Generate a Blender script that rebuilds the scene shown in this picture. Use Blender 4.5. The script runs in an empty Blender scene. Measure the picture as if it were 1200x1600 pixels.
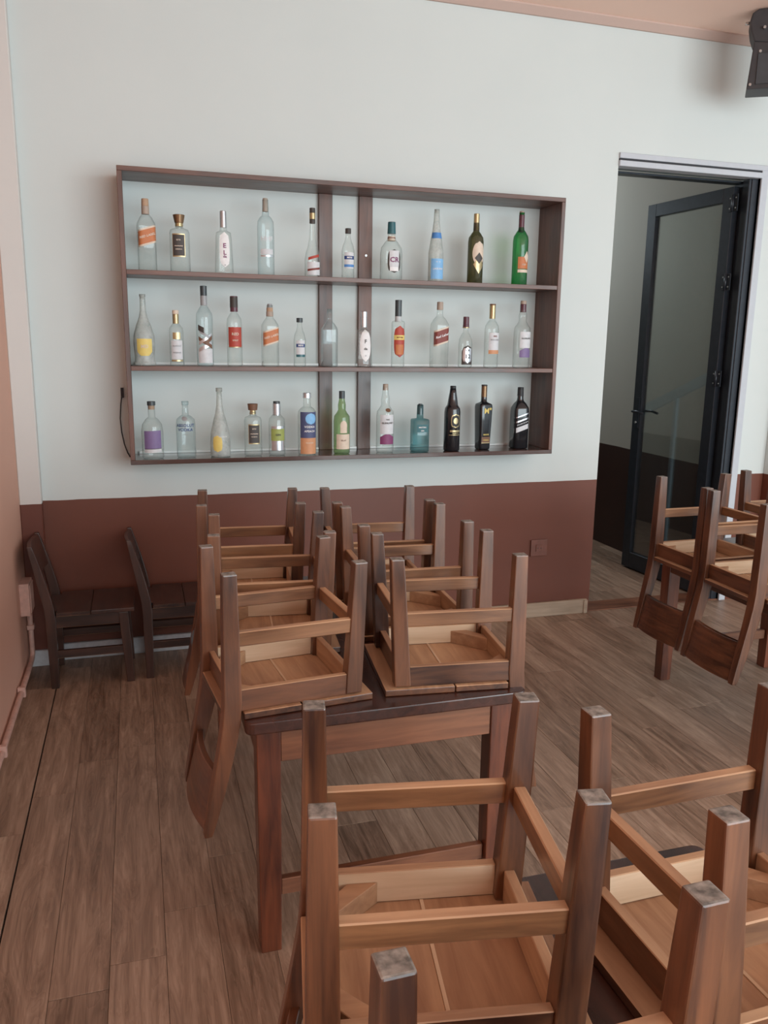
import bpy, bmesh, math, random
from mathutils import Vector, Matrix
random.seed(7)
SC = bpy.context.scene
COL = SC.collection
PI = math.pi

# ---------------------------------------------------------------- camera
cam_data = bpy.data.cameras.new('camera')
cam_data.sensor_fit = 'HORIZONTAL'
cam_data.sensor_width = 36.0
cam_data.lens = 1265.855 / 1200 * 36.0
cam_data.clip_start = 0.02
cam = bpy.data.objects.new('camera', cam_data)
COL.objects.link(cam)
YAW, PITCH, ROLL = 0.2959343, 0.2045320, 0.0147869
fwd = Vector((math.sin(YAW) * math.cos(PITCH), math.cos(YAW) * math.cos(PITCH), -math.sin(PITCH)))
rt = Vector((math.cos(YAW), -math.sin(YAW), 0))
up = rt.cross(fwd)
rt2 = rt * math.cos(ROLL) + up * math.sin(ROLL)
up2 = up * math.cos(ROLL) - rt * math.sin(ROLL)
R = Matrix((rt2, up2, -fwd)).transposed()
cam.matrix_world = Matrix.Translation((0, 0, 1.65)) @ R.to_4x4()
SC.camera = cam

# ---------------------------------------------------------------- world and light
world = bpy.data.worlds.new('daylight')
SC.world = world
world.use_nodes = True
wb = world.node_tree.nodes['Background']
wb.inputs['Color'].default_value = (0.80, 0.93, 1.0, 1)
wb.inputs['Strength'].default_value = 0.98

def area(name, loc, target, sx, sy, power, color):
    d = bpy.data.lights.new(name, 'AREA')
    d.shape = 'RECTANGLE'; d.size = sx; d.size_y = sy
    d.energy = power; d.color = color
    o = bpy.data.objects.new(name, d); COL.objects.link(o)
    o.location = loc
    o.rotation_euler = (Vector(target) - Vector(loc)).to_track_quat('-Z', 'Y').to_euler()
    return o
area('window_light', (3.6, -3.3, 1.9), (1.2, 4.0, 1.1), 6.4, 3.2, 385, (0.84, 0.96, 1.0))
area('corridor_light', (2.85, 7.4, 2.9), (3.8, 6.0, 2.1), 0.8, 0.8, 24, (0.78, 0.92, 1.0))

SC.view_settings.view_transform = 'Standard'
SC.view_settings.look = 'None'
SC.view_settings.gamma = 1.0
SC.view_settings.use_curve_mapping = False
SC.view_settings.exposure = 0.08

# ---------------------------------------------------------------- material helpers
def new_mat(name):
    m = bpy.data.materials.new(name); m.use_nodes = True
    nt = m.node_tree
    return m, nt, nt.nodes['Principled BSDF']

def setp(b, rough=None, metal=None, coat=None, trans=None, ior=None, spec=None, alpha=None):
    if rough is not None: b.inputs['Roughness'].default_value = rough
    if metal is not None: b.inputs['Metallic'].default_value = metal
    if coat is not None: b.inputs['Coat Weight'].default_value = coat; b.inputs['Coat Roughness'].default_value = 0.18
    if trans is not None: b.inputs['Transmission Weight'].default_value = trans
    if ior is not None: b.inputs['IOR'].default_value = ior
    if spec is not None: b.inputs['Specular IOR Level'].default_value = spec

def noise(nt, scale, detail=4, vec=None, rough=0.55, dist=0.0):
    n = nt.nodes.new('ShaderNodeTexNoise')
    n.inputs['Scale'].default_value = scale
    n.inputs['Detail'].default_value = detail
    n.inputs['Roughness'].default_value = rough
    n.inputs['Distortion'].default_value = dist
    if vec is not None: nt.links.new(vec, n.inputs['Vector'])
    return n

def ramp(nt, fac, stops):
    r = nt.nodes.new('ShaderNodeValToRGB')
    els = r.color_ramp.elements
    while len(els) < len(stops): els.new(0.5)
    for e, (p, c) in zip(els, stops):
        e.position = p; e.color = (*c, 1) if len(c) == 3 else c
    nt.links.new(fac, r.inputs['Fac'])
    return r

def mapping(nt, src, scale):
    mp = nt.nodes.new('ShaderNodeMapping')
    mp.inputs['Scale'].default_value = scale
    nt.links.new(src, mp.inputs['Vector'])
    return mp.outputs['Vector']

def mix(nt, fac, a, b, mode='MIX'):
    m = nt.nodes.new('ShaderNodeMix'); m.data_type = 'RGBA'; m.blend_type = mode
    for s, v in ((m.inputs[0], fac), (m.inputs[6], a), (m.inputs[7], b)):
        if hasattr(v, 'is_output'): nt.links.new(v, s)
        elif isinstance(v, (int, float)): s.default_value = v
        else: s.default_value = (*v, 1)
    return m.outputs[2]

def math_node(nt, op, a, b=0.0):
    m = nt.nodes.new('ShaderNodeMath'); m.operation = op
    for s, v in ((m.inputs[0], a), (m.inputs[1], b)):
        if hasattr(v, 'is_output'): nt.links.new(v, s)
        else: s.default_value = v
    return m.outputs[0]

def bump(nt, bsdf, height, strength, dist=0.002):
    bp = nt.nodes.new('ShaderNodeBump')
    bp.inputs['Strength'].default_value = strength
    bp.inputs['Distance'].default_value = dist
    nt.links.new(height, bp.inputs['Height'])
    nt.links.new(bp.outputs['Normal'], bsdf.inputs['Normal'])

def plain(name, col, rough=0.5, metal=0.0, coat=None, var=0.12, scale=30):
    m, nt, b = new_mat(name)
    tc = nt.nodes.new('ShaderNodeTexCoord')
    n = noise(nt, scale, 3, tc.outputs['Object'])
    r = ramp(nt, n.outputs['Fac'], [(0.3, tuple(c * (1 - var) for c in col)), (0.7, tuple(min(1, c * (1 + var)) for c in col))])
    nt.links.new(r.outputs['Color'], b.inputs['Base Color'])
    setp(b, rough, metal, coat)
    return m

def wood(name, dark, light, axis, rough=0.36, coat=0.55, wear=None, var=0.5):
    m, nt, b = new_mat(name)
    tc = nt.nodes.new('ShaderNodeTexCoord'); oi = nt.nodes.new('ShaderNodeObjectInfo')
    add = nt.nodes.new('ShaderNodeVectorMath'); add.operation = 'ADD'
    nt.links.new(tc.outputs['Object'], add.inputs[0])
    sc = nt.nodes.new('ShaderNodeVectorMath'); sc.operation = 'SCALE'
    sc.inputs['Scale'].default_value = 37.0
    cmb = nt.nodes.new('ShaderNodeCombineXYZ')
    for i in range(3): nt.links.new(oi.outputs['Random'], cmb.inputs[i])
    nt.links.new(cmb.outputs[0], sc.inputs[0]); nt.links.new(sc.outputs[0], add.inputs[1])
    s = [38, 38, 38]; s[axis] = 3.2
    v = mapping(nt, add.outputs[0], s)
    n = noise(nt, 1.0, 5, v, 0.6, 0.6)
    s2 = [6, 6, 6]; s2[axis] = 3
    n2 = noise(nt, 1.0, 2, mapping(nt, add.outputs[0], s2))
    f = math_node(nt, 'ADD', math_node(nt, 'MULTIPLY', n.outputs['Fac'], 0.6), math_node(nt, 'MULTIPLY', n2.outputs['Fac'], 0.55))
    f = math_node(nt, 'ADD', f, math_node(nt, 'MULTIPLY', math_node(nt, 'SUBTRACT', oi.outputs['Random'], 0.5), 0.22 * var))
    r = ramp(nt, f, [(0.40, dark), (0.76, light)])
    nt.links.new(r.outputs['Color'], b.inputs['Base Color'])
    rr = ramp(nt, n2.outputs['Fac'], [(0.3, (rough * 0.8,) * 3), (0.7, (min(1, rough * 1.3),) * 3)])
    nt.links.new(rr.outputs['Color'], b.inputs['Roughness'])
    if coat: setp(b, coat=coat)
    bump(nt, b, n.outputs['Fac'], 0.12, 0.001)
    return m

# varnished wood along x, y, z; bare wood; end grain of the feet
V_D, V_L = (0.030, 0.0095, 0.005), (0.195, 0.073, 0.030)
VARN = [wood('varnished_wood', V_D, V_L, a) for a in range(3)]
HONEY = [wood('honey_varnished_wood', (0.075, 0.028, 0.012), (0.30, 0.14, 0.062), a) for a in range(3)]
DARKW = [wood('dark_chair_wood', (0.012, 0.005, 0.004), (0.075, 0.027, 0.016), a) for a in range(3)]
RAW = [wood('bare_wood', (0.30, 0.155, 0.085), (0.56, 0.345, 0.20), a, 0.6, 0.0) for a in range(3)]
CREAM = [wood('pale_bare_wood', (0.50, 0.33, 0.20), (0.72, 0.54, 0.38), a, 0.6, 0.0) for a in range(3)]
FOOT = plain('dusty_end_grain', (0.21, 0.19, 0.17), 0.8, var=0.55, scale=70)
T_TOP = wood('dark_tabletop', (0.020, 0.008, 0.006), (0.075, 0.025, 0.016), 1, 0.26, 0.12)
T_X = wood('table_wood', (0.08, 0.028, 0.016), (0.26, 0.105, 0.052), 0, 0.4, 0.3)
T_Z = wood('table_leg_wood', (0.045, 0.012, 0.007), (0.22, 0.06, 0.024), 2, 0.35, 0.35)
T_Y = wood('table_wood', (0.05, 0.018, 0.011), (0.18, 0.07, 0.035), 1, 0.4, 0.3)
SHELF = [wood('shelf_wood', (0.050, 0.021, 0.015), (0.18, 0.080, 0.055), a, 0.42, 0.15) for a in range(3)]
SHELF_TOP = wood('glossy_shelf_wood', (0.035, 0.016, 0.012), (0.09, 0.038, 0.028), 0, 0.16, 0.6)

def wall_mat(name, upper, lower=None, zsplit=0.851):
    m, nt, b = new_mat(name)
    tc = nt.nodes.new('ShaderNodeTexCoord')
    geo = nt.nodes.new('ShaderNodeNewGeometry')
    n = noise(nt, 1.3, 4, geo.outputs['Position'])
    up_c = ramp(nt, n.outputs['Fac'], [(0.3, tuple(c * 0.96 for c in upper)), (0.7, upper)]).outputs['Color']
    fine = noise(nt, 90, 3, geo.outputs['Position'])
    if lower:
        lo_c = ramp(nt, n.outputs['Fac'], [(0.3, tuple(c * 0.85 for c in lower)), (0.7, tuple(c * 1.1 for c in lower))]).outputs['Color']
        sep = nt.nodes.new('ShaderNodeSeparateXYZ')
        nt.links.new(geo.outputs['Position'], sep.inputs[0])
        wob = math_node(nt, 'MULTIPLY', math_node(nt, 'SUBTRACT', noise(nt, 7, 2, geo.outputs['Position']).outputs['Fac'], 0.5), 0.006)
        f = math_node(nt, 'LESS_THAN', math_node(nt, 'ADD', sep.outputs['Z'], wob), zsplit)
        # sparse chips of paint in the lower band
        vor = nt.nodes.new('ShaderNodeTexVoronoi'); vor.inputs['Scale'].default_value = 2.3
        nt.links.new(geo.outputs['Position'], vor.inputs['Vector'])
        chip = math_node(nt, 'LESS_THAN', vor.outputs['Distance'], 0.012)
        lo_c = mix(nt, chip, lo_c, (0.6, 0.5, 0.45))
        col = mix(nt, f, up_c, lo_c)
        nt.links.new(math_node(nt, 'SUBTRACT', 0.8, math_node(nt, 'MULTIPLY', f, 0.32)), b.inputs['Roughness'])
    else:
        col = up_c; setp(b, 0.75)
    nt.links.new(col, b.inputs['Base Color'])
    bump(nt, b, fine.outputs['Fac'], 0.08, 0.002)
    return m
WHITE_W = wall_mat('white_wall_over_brown_band', (0.63, 0.67, 0.655), (0.155, 0.045, 0.024))
PILAS = wall_mat('warm_white_wall_over_brown_band', (0.66, 0.63, 0.60), (0.15, 0.042, 0.025), 0.845)
PEACH = wall_mat('peach_wall', (0.70, 0.40, 0.30))
PEACH_C = wall_mat('peach_ceiling', (0.96, 0.68, 0.56))
TRIMC = wall_mat('dull_peach_cornice', (0.58, 0.42, 0.36))
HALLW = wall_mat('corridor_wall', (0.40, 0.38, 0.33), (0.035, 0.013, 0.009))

def floor_mat():
    m, nt, b = new_mat('laminate_plank')
    geo = nt.nodes.new('ShaderNodeNewGeometry'); oi = nt.nodes.new('ShaderNodeObjectInfo')
    cmb = nt.nodes.new('ShaderNodeCombineXYZ')
    for i in range(3): nt.links.new(oi.outputs['Random'], cmb.inputs[i])
    sc = nt.nodes.new('ShaderNodeVectorMath'); sc.operation = 'SCALE'; sc.inputs['Scale'].default_value = 23.0
    nt.links.new(cmb.outputs[0], sc.inputs[0])
    add = nt.nodes.new('ShaderNodeVectorMath'); add.operation = 'ADD'
    nt.links.new(geo.outputs['Position'], add.inputs[0]); nt.links.new(sc.outputs[0], add.inputs[1])
    g1 = noise(nt, 1.0, 6, mapping(nt, add.outputs[0], (60, 3.0, 60)), 0.6, 1.2)
    g2 = noise(nt, 1.0, 3, mapping(nt, add.outputs[0], (13, 1.6, 13)), 0.5, 2.2)
    bands = math_node(nt, 'FRACT', math_node(nt, 'MULTIPLY', g2.outputs['Fac'], 9.0))
    f = math_node(nt, 'ADD', math_node(nt, 'MULTIPLY', g1.outputs['Fac'], 0.45), math_node(nt, 'MULTIPLY', g2.outputs['Fac'], 0.45))
    f = math_node(nt, 'ADD', f, math_node(nt, 'MULTIPLY', bands, 0.07))
    f = math_node(nt, 'ADD', f, math_node(nt, 'MULTIPLY', math_node(nt, 'SUBTRACT', oi.outputs['Random'], 0.5), 0.16))
    r = ramp(nt, f, [(0.30, (0.15, 0.090, 0.058)), (0.5, (0.32, 0.212, 0.150)), (0.72, (0.52, 0.375, 0.28))])
    nt.links.new(r.outputs['Color'], b.inputs['Base Color'])
    rr = ramp(nt, g1.outputs['Fac'], [(0.3, (0.34,) * 3), (0.7, (0.48,) * 3)])
    nt.links.new(rr.outputs['Color'], b.inputs['Roughness'])
    bump(nt, b, g1.outputs['Fac'], 0.15, 0.0008)
    return m
PLANK = floor_mat()
GAP = plain('dark_joint', (0.02, 0.014, 0.011), 0.9)
BASEW = wood('grey_skirting_wood', (0.26, 0.19, 0.13), (0.45, 0.34, 0.25), 0, 0.6, 0.0)
BASEP = plain('white_skirting_paint', (0.50, 0.50, 0.52), 0.6)
BLACK_M = plain('dark_door_metal', (0.028, 0.033, 0.042), 0.35, 0.3)
WHITE_M = plain('white_casing', (0.50, 0.52, 0.56), 0.5, var=0.02)
RUBBER = plain('dark_seal', (0.03, 0.03, 0.035), 0.7)
STEEL = plain('worn_steel', (0.5, 0.5, 0.5), 0.35, 0.9)
CONDUIT = plain('pink_painted_conduit', (0.60, 0.37, 0.31), 0.5)
SOCKET = plain('brown_painted_socket', (0.17, 0.06, 0.04), 0.35)
SPK = plain('speaker_black', (0.035, 0.032, 0.035), 0.5)
SPKG = plain('speaker_grille', (0.05, 0.05, 0.055), 0.7)
LEDM = plain('led_strip_white', (0.88, 0.92, 0.92), 0.3, var=0.02)
RAIL = plain('blue_grey_rail_paint', (0.27, 0.40, 0.47), 0.4)

def glass(name, col, edge, dust=0.06, rough=0.03, refl=0.05):
    # thin-walled container glass: clear face on, darker where the wall is seen along its length
    m, nt, b = new_mat(name)
    nt.nodes.remove(b)
    out = nt.nodes['Material Output']
    lw = nt.nodes.new('ShaderNodeLayerWeight'); lw.inputs['Blend'].default_value = 0.42
    r = ramp(nt, lw.outputs['Facing'], [(0.25, col), (0.80, tuple(c * 0.86 for c in col)), (0.97, edge)])
    tr = nt.nodes.new('ShaderNodeBsdfTransparent'); nt.links.new(r.outputs['Color'], tr.inputs['Color'])
    gl = nt.nodes.new('ShaderNodeBsdfGlossy'); gl.inputs['Roughness'].default_value = rough
    lf = nt.nodes.new('ShaderNodeLayerWeight'); lf.inputs['Blend'].default_value = 0.5
    fr = math_node(nt, 'ADD', math_node(nt, 'MULTIPLY', math_node(nt, 'POWER', lf.outputs['Facing'], 5.0), 0.9), refl)
    m1 = nt.nodes.new('ShaderNodeMixShader'); nt.links.new(fr, m1.inputs[0])
    nt.links.new(tr.outputs[0], m1.inputs[1]); nt.links.new(gl.outputs[0], m1.inputs[2])
    df = nt.nodes.new('ShaderNodeBsdfDiffuse'); df.inputs['Color'].default_value = (*[0.35 + 0.4 * c for c in col], 1)
    tc = nt.nodes.new('ShaderNodeTexCoord')
    n = noise(nt, 22, 4, tc.outputs['Object'])
    rr = ramp(nt, n.outputs['Fac'], [(0.3, (dust * 0.5,) * 3), (0.75, (dust * 1.6,) * 3)])
    m2 = nt.nodes.new('ShaderNodeMixShader'); nt.links.new(rr.outputs['Color'], m2.inputs[0])
    nt.links.new(m1.outputs[0], m2.inputs[1]); nt.links.new(df.outputs[0], m2.inputs[2])
    nt.links.new(m2.outputs[0], out.inputs['Surface'])
    return m
G = dict(
    clear=glass('clear_glass', (0.95, 0.975, 0.965), (0.42, 0.46, 0.45)),
    cool=glass('cool_clear_glass', (0.90, 0.955, 0.96), (0.38, 0.46, 0.48)),
    frost=glass('frosted_glass', (0.82, 0.85, 0.82), (0.40, 0.42, 0.38), 0.34, 0.3),
    olive=glass('olive_glass', (0.26, 0.25, 0.11), (0.03, 0.03, 0.012)),
    green=glass('green_glass', (0.12, 0.55, 0.25), (0.01, 0.13, 0.05)),
    pale=glass('pale_green_glass', (0.56, 0.68, 0.45), (0.10, 0.15, 0.06)),
    teal=glass('teal_glass', (0.38, 0.60, 0.62), (0.05, 0.12, 0.13)),
    black=plain('black_glass', (0.012, 0.013, 0.016), 0.12, coat=0.5))
PANE = glass('door_pane_glass', (0.90, 0.94, 0.93), (0.80, 0.84, 0.84), 0.02, 0.0, 0.17)

# ---------------------------------------------------------------- geometry helpers
class MB:
    def __init__(s): s.bm = bmesh.new(); s.mats = []
    def mi(s, m):
        if m not in s.mats: s.mats.append(m)
        return s.mats.index(m)
    def box(s, x0, x1, y0, y1, z0, z1, m):
        return s.loft([((x0, x1, y0, y1), z0), ((x0, x1, y0, y1), z1)], m)
    def loft(s, secs, m, capm=None):          # rectangles stacked along z
        i = s.mi(m); rings = []
        for (x0, x1, y0, y1), z in secs:
            rings.append([s.bm.verts.new(p) for p in ((x0, y0, z), (x1, y0, z), (x1, y1, z), (x0, y1, z))])
        fs = []
        for a, b in zip(rings, rings[1:]):
            for k in range(4):
                fs.append(s.bm.faces.new((a[k], a[(k + 1) % 4], b[(k + 1) % 4], b[k])))
        c0 = s.bm.faces.new(rings[0][::-1]); c1 = s.bm.faces.new(rings[-1])
        for f in fs + [c0, c1]: f.material_index = i
        if capm is not None: c0.material_index = s.mi(capm)
        return fs
    def prism(s, pts, z0, z1, m, axis='z'):
        i = s.mi(m)
        def P(p, h):
            return {'z': (p[0], p[1], h), 'y': (p[0], h, p[1]), 'x': (h, p[0], p[1])}[axis]
        a = [s.bm.verts.new(P(p, z0)) for p in pts]; b = [s.bm.verts.new(P(p, z1)) for p in pts]
        n = len(pts)
        for k in range(n):
            s.bm.faces.new((a[k], a[(k + 1) % n], b[(k + 1) % n], b[k])).material_index = i
        s.bm.faces.new(a[::-1]).material_index = i; s.bm.faces.new(b).material_index = i
    def tube(s, path, r, m, seg=10):
        i = s.mi(m); path = [Vector(p) for p in path]; rings = []
        for k, p in enumerate(path):
            d = (path[min(k + 1, len(path) - 1)] - path[max(k - 1, 0)]).normalized()
            a = d.orthogonal().normalized() if k == 0 else (a - d * a.dot(d)).normalized()
            b = d.cross(a)
            rings.append([s.bm.verts.new(p + (a * math.cos(2 * PI * q / seg) + b * math.sin(2 * PI * q / seg)) * r) for q in range(seg)])
        for u, v in zip(rings, rings[1:]):
            for q in range(seg):
                f = s.bm.faces.new((u[q], u[(q + 1) % seg], v[(q + 1) % seg], v[q])); f.material_index = i; f.smooth = True
        s.bm.faces.new(rings[0][::-1]).material_index = i; s.bm.faces.new(rings[-1]).material_index = i
    def cyl(s, p0, p1, r, m, seg=16): s.tube([p0, p1], r, m, seg)
    def build(s, name, parent=None, bevel=0.0, seg=1, raw=None, raw_dir=None):
        bmesh.ops.recalc_face_normals(s.bm, faces=s.bm.faces)
        if raw is not None:
            for mt, test in raw:
                i = s.mi(mt)
                for f in s.bm.faces:
                    if test(f.normal, f.calc_center_median()): f.material_index = i
        if bevel:
            bmesh.ops.bevel(s.bm, geom=[e for e in s.bm.edges if e.calc_face_angle(0) > 0.6], offset=bevel, segments=seg, affect='EDGES', profile=0.6, material=-1)
        me = bpy.data.meshes.new(name)
        s.bm.to_mesh(me); s.bm.free()
        for m in s.mats: me.materials.append(m)
        o = bpy.data.objects.new(name, me); COL.objects.link(o)
        if parent is not None: o.parent = parent
        return o

def tag(o, label, cat, group=None):
    o['label'] = label; o['category'] = cat
    if group: o['group'] = group
    return o
def struct(o): o['kind'] = 'structure'; return o
def empty(name, loc=(0, 0, 0), rot=(0, 0, 0)):
    o = bpy.data.objects.new(name, None); COL.objects.link(o)
    o.empty_display_size = 0.1; o.location = loc; o.rotation_euler = rot
    return o
def copy_tree(o, parent=None):
    c = o.copy(); COL.objects.link(c)
    if parent is not None: c.parent = parent
    for ch in list(o.children): copy_tree(ch, c)
    return c

# ---------------------------------------------------------------- room shell
W = 4.333            # face of the back wall
XL = -0.58           # face of the left wall
DX0, DX1, DZ = 2.688, 3.672, 2.66
b = MB()
b.box(XL, DX0, W, W + 0.17, -0.02, 3.41, WHITE_W)
b.box(DX1, 6.2, W, W + 0.17, -0.02, 3.41, WHITE_W)
b.box(DX0, DX1, W, W + 0.17, DZ + 0.02, 3.41, WHITE_W)
struct(b.build('wall_back'))
b = MB(); b.box(XL - 0.15, XL, -3.6, W + 0.17, -0.02, 3.41, PEACH); struct(b.build('wall_left'))
b = MB(); b.box(XL, -0.478, W - 0.055, W, 0, 3.41, PILAS); struct(b.build('trim_1', bevel=0.004))
b = MB(); b.box(3.93, 4.35, W - 0.07, W, 0, 3.41, WHITE_W); struct(b.build('trim_2', bevel=0.003))
b = MB(); b.box(XL - 0.15, 6.2, -3.6, 8.3, 3.41, 3.5, PEACH_C); struct(b.build('ceiling'))
b = MB(); b.prism([(W, 3.41), (W, 3.372), (W - 0.012, 3.372), (W - 0.05, 3.402), (W - 0.05, 3.41)], -0.478, 3.93, TRIMC, 'x'); struct(b.build('trim_3'))
# corridor behind the door
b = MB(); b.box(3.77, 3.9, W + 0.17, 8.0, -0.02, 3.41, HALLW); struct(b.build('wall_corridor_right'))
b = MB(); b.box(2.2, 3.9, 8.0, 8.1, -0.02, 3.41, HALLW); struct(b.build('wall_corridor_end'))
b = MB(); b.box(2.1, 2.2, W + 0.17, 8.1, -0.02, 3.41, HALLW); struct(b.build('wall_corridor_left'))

# floor of separate planks
b = MB(); b.box(XL - 0.15, 6.2, -3.6, 8.1, -0.06, -0.011, GAP); b.box(XL, 6.2, -3.6, -0.76, -0.0115, 0.0, PLANK); b.box(4.42, 6.2, -0.76, W, -0.0115, 0.0, PLANK); floor = struct(b.build('floor'))
PW, PL = 0.1472, 1.24
b = MB(); b.box(-PW / 2 + 0.0005, PW / 2 - 0.0005, -PL / 2 + 0.0009, PL / 2 - 0.0009, -0.0105, 0, PLANK)
full = b.build('plank', floor, bevel=0.0007)
first = True
known = {0: 2.72, 1: 2.95, 2: 3.17, 3: 2.014, 4: 2.19, 5: 2.42}
random.seed(11)
k = 0
x = -0.5803
while x < 4.35:
    j = known.get(k, 1.0 + random.random() * PL)
    y = j - PL * math.ceil((j + 0.75) / PL)
    ymax = 7.98 if 2.15 < x < 3.74 else W
    while y < ymax:
        y1 = min(y + PL, ymax)
        if y1 - y > 0.03 and not (x > 1.6 and y1 < 0.2):
            if y1 - y > PL - 0.002:
                if first: o = full; first = False
                else: o = full.copy(); COL.objects.link(o); o.parent = floor
                o.location = (x + PW / 2 + (-0.001 if k == 0 else 0), y + PL / 2, 0)
                o.scale.x = 0.95 if k == 0 else 1.0
                o.rotation_euler = (random.uniform(-1, 1) * 0.0006, random.uniform(-1, 1) * 0.003, 0)
            else:
                b = MB(); L = y1 - y
                b.box(-PW / 2 + 0.0005, PW / 2 - 0.0005, -L / 2 + 0.0009, L / 2 - 0.0009, -0.0105, 0, PLANK)
                o = b.build('plank', floor, bevel=0.0007); o.location = (x + PW / 2, y + L / 2, 0)
        y = y1
    x += PW; k += 1

# skirtings
b = MB(); b.box(1.25, 2.665, W - 0.02, W, 0, 0.092, BASEW); b.box(2.64, 2.668, W - 0.026, W - 0.02, 0, 0.088, BASEW)
struct(b.build('baseboard_back', bevel=0.003))
b = MB(); b.box(-0.478, 1.24, W - 0.02, W, 0, 0.09, BASEP); b.box(XL, -0.478, W - 0.075, W - 0.055, 0, 0.085, BASEP)
struct(b.build('baseboard_left', bevel=0.003))
b = MB(); b.box(3.9, 6.1, W - 0.09, W - 0.07, 0, 0.09, BASEW); struct(b.build('baseboard_right', bevel=0.003))

# ---------------------------------------------------------------- door (structure with parts)
door = struct(empty('door_1', (DX1, W, 0)))
def dpart(name, fn, bevel=0.002, parent=None, label=None):
    q = MB(); fn(q); o = q.build(name, parent or door, bevel=bevel)
    if label: o['label'] = label
    return o
# casing and head, in door-local coordinates (origin at the right jamb's foot)
WD = DX1 - DX0
dpart('casing', lambda q: q.box(0.0, 0.048, -0.012, 0.02, 0, 2.735, WHITE_M), label='white casing beside the door opening')
dpart('head_casing', lambda q: (q.box(-WD, 0.048, -0.014, 0.02, 2.705, 2.735, WHITE_M), q.box(-WD, 0.0, -0.006, 0.02, 2.693, 2.705, RUBBER), q.box(-WD, 0.0, -0.016, 0.05, 2.662, 2.693, WHITE_M)))
dpart('jamb', lambda q: (q.box(-0.045, 0.0, 0.015, 0.17, 0, 2.66, BLACK_M), q.box(-0.062, -0.045, 0.02, 0.075, 0, 2.66, BLACK_M)))
dpart('head_jamb', lambda q: q.box(-WD, -0.045, 0.10, 0.17, 2.648, 2.66, BLACK_M))
dpart('threshold', lambda q: q.box(-WD, 0.0, 0.0, 0.17, 0.0, 0.006, T_X))
# leaf swung open into the corridor, almost square to the wall
leaf = empty('door_leaf', (-0.07, 0.115, 0.012)); leaf.parent = door
leaf.rotation_euler = (0, 0, math.radians(94.5))
LW, LH, T = 0.80, 2.62, 0.045      # local: x along leaf, y thickness, z up
ST = 0.085
def lp(name, fn, label=None, bevel=0.002):
    q = MB(); fn(q); o = q.build(name, leaf, bevel=bevel)
    if label: o['label'] = label
    return o
lp('leaf_stile', lambda q: q.box(0, ST, -T / 2, T / 2, 0, LH, BLACK_M))
lp('leaf_stile', lambda q: q.box(LW - ST, LW, -T / 2, T / 2, 0, LH, BLACK_M))
lp('leaf_rail', lambda q: q.box(ST, LW - ST, -T / 2, T / 2, LH - 0.085, LH, BLACK_M))
lp('leaf_rail', lambda q: q.box(ST, LW - ST, -T / 2, T / 2, 0, 0.12, BLACK_M))
lp('glass_pane', lambda q: q.box(ST - 0.005, LW - ST + 0.005, -0.004, 0.004, 0.115, LH - 0.08, PANE), 'clear glass pane', 0)
def handle(q):
    for s in (1, -1):
        q.box(LW - 0.075, LW - 0.03, s * 0.0225, s * 0.030, 1.06, 1.28, BLACK_M)
        q.cyl((LW - 0.05, s * 0.02, 1.18), (LW - 0.05, s * 0.065, 1.18), 0.009, BLACK_M)
        q.tube([(LW - 0.045, s * 0.065, 1.18), (LW - 0.10, s * 0.068, 1.183), (LW - 0.17, s * 0.062, 1.172)], 0.009, BLACK_M)
    q.cyl((LW - 0.05, 0.024, 1.10), (LW - 0.05, 0.036, 1.10), 0.009, STEEL)
lp('handle', handle, 'black lever handle with lock plate', 0)
for z in (0.35, 1.45, 2.05, 2.52):
    def hinge(q):
        q.box(-0.045, 0.03, T / 2, T / 2 + 0.005, z - 0.05, z + 0.05, BLACK_M)
        q.cyl((-0.008, T / 2 + 0.008, z - 0.05), (-0.008, T / 2 + 0.008, z + 0.05), 0.008, BLACK_M)
        for dz in (-0.03, 0.03):
            for dx in (-0.03, 0.016):
                q.cyl((dx, T / 2 + 0.004, z + dz), (dx, T / 2 + 0.0075, z + dz), 0.005, STEEL, 8)
    lp('hinge', hinge, None, 0)

# stair rail standing in the corridor, seen mirrored in the pane
sr = tag(empty('stair_railing', (2.75, 5.0, 0)), 'blue-grey sloping stair rail mirrored in the glass of the open door', 'railing')
q = MB(); q.prism([(-0.3, 1.66), (1.6, 0.80), (1.6, 0.88), (-0.3, 1.74)], -0.02, 0.03, RAIL, 'x'); q.build('handrail', sr)
for i in range(5):
    yy = -0.2 + i * 0.4; zz = 1.67 - (yy + 0.3 + 0.03) * 0.4526
    q = MB(); q.box(-0.008, 0.018, yy, yy + 0.03, 0.0, zz, RAIL); q.build('baluster', sr)
q = MB(); q.box(-0.03, 0.04, 1.60, 1.67, 0, 0.93, RAIL); q.build('newel_post', sr)

# ---------------------------------------------------------------- bottle rack
SX0, SX1, SD = -0.043, 2.229, 0.255
ZT, Z2, Z1, Z0 = 2.423, 1.972, 1.530, 1.079
TH = 0.022
rack = tag(empty('bottle_rack', (0, W, 0)), 'wide dark wooden wall rack with three shelves of bottles', 'shelf')
def rp(name, *a, mats=SHELF[0], label=None, bevel=0.0015):
    q = MB(); q.box(*a, mats); o = q.build(name, rack, bevel=bevel)
    if label: o['label'] = label
    return o
rp('top_board', SX0, SX1, -SD, 0, ZT - TH, ZT)
rp('bottom_board', SX0, SX1, -SD, 0, Z0 - TH, Z0, mats=SHELF_TOP)
rp('side_board', SX0, SX0 + TH, -SD, 0, Z0, ZT - TH, mats=SHELF[2])
rp('side_board', SX1 - TH, SX1, -SD, 0, Z0, ZT - TH, mats=SHELF[2])
rp('shelf_board', SX0 + TH, SX1 - TH, -SD + 0.003, 0, Z1 - TH, Z1)
rp('shelf_board', SX0 + TH, SX1 - TH, -SD + 0.003, 0, Z2 - TH, Z2)
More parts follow.
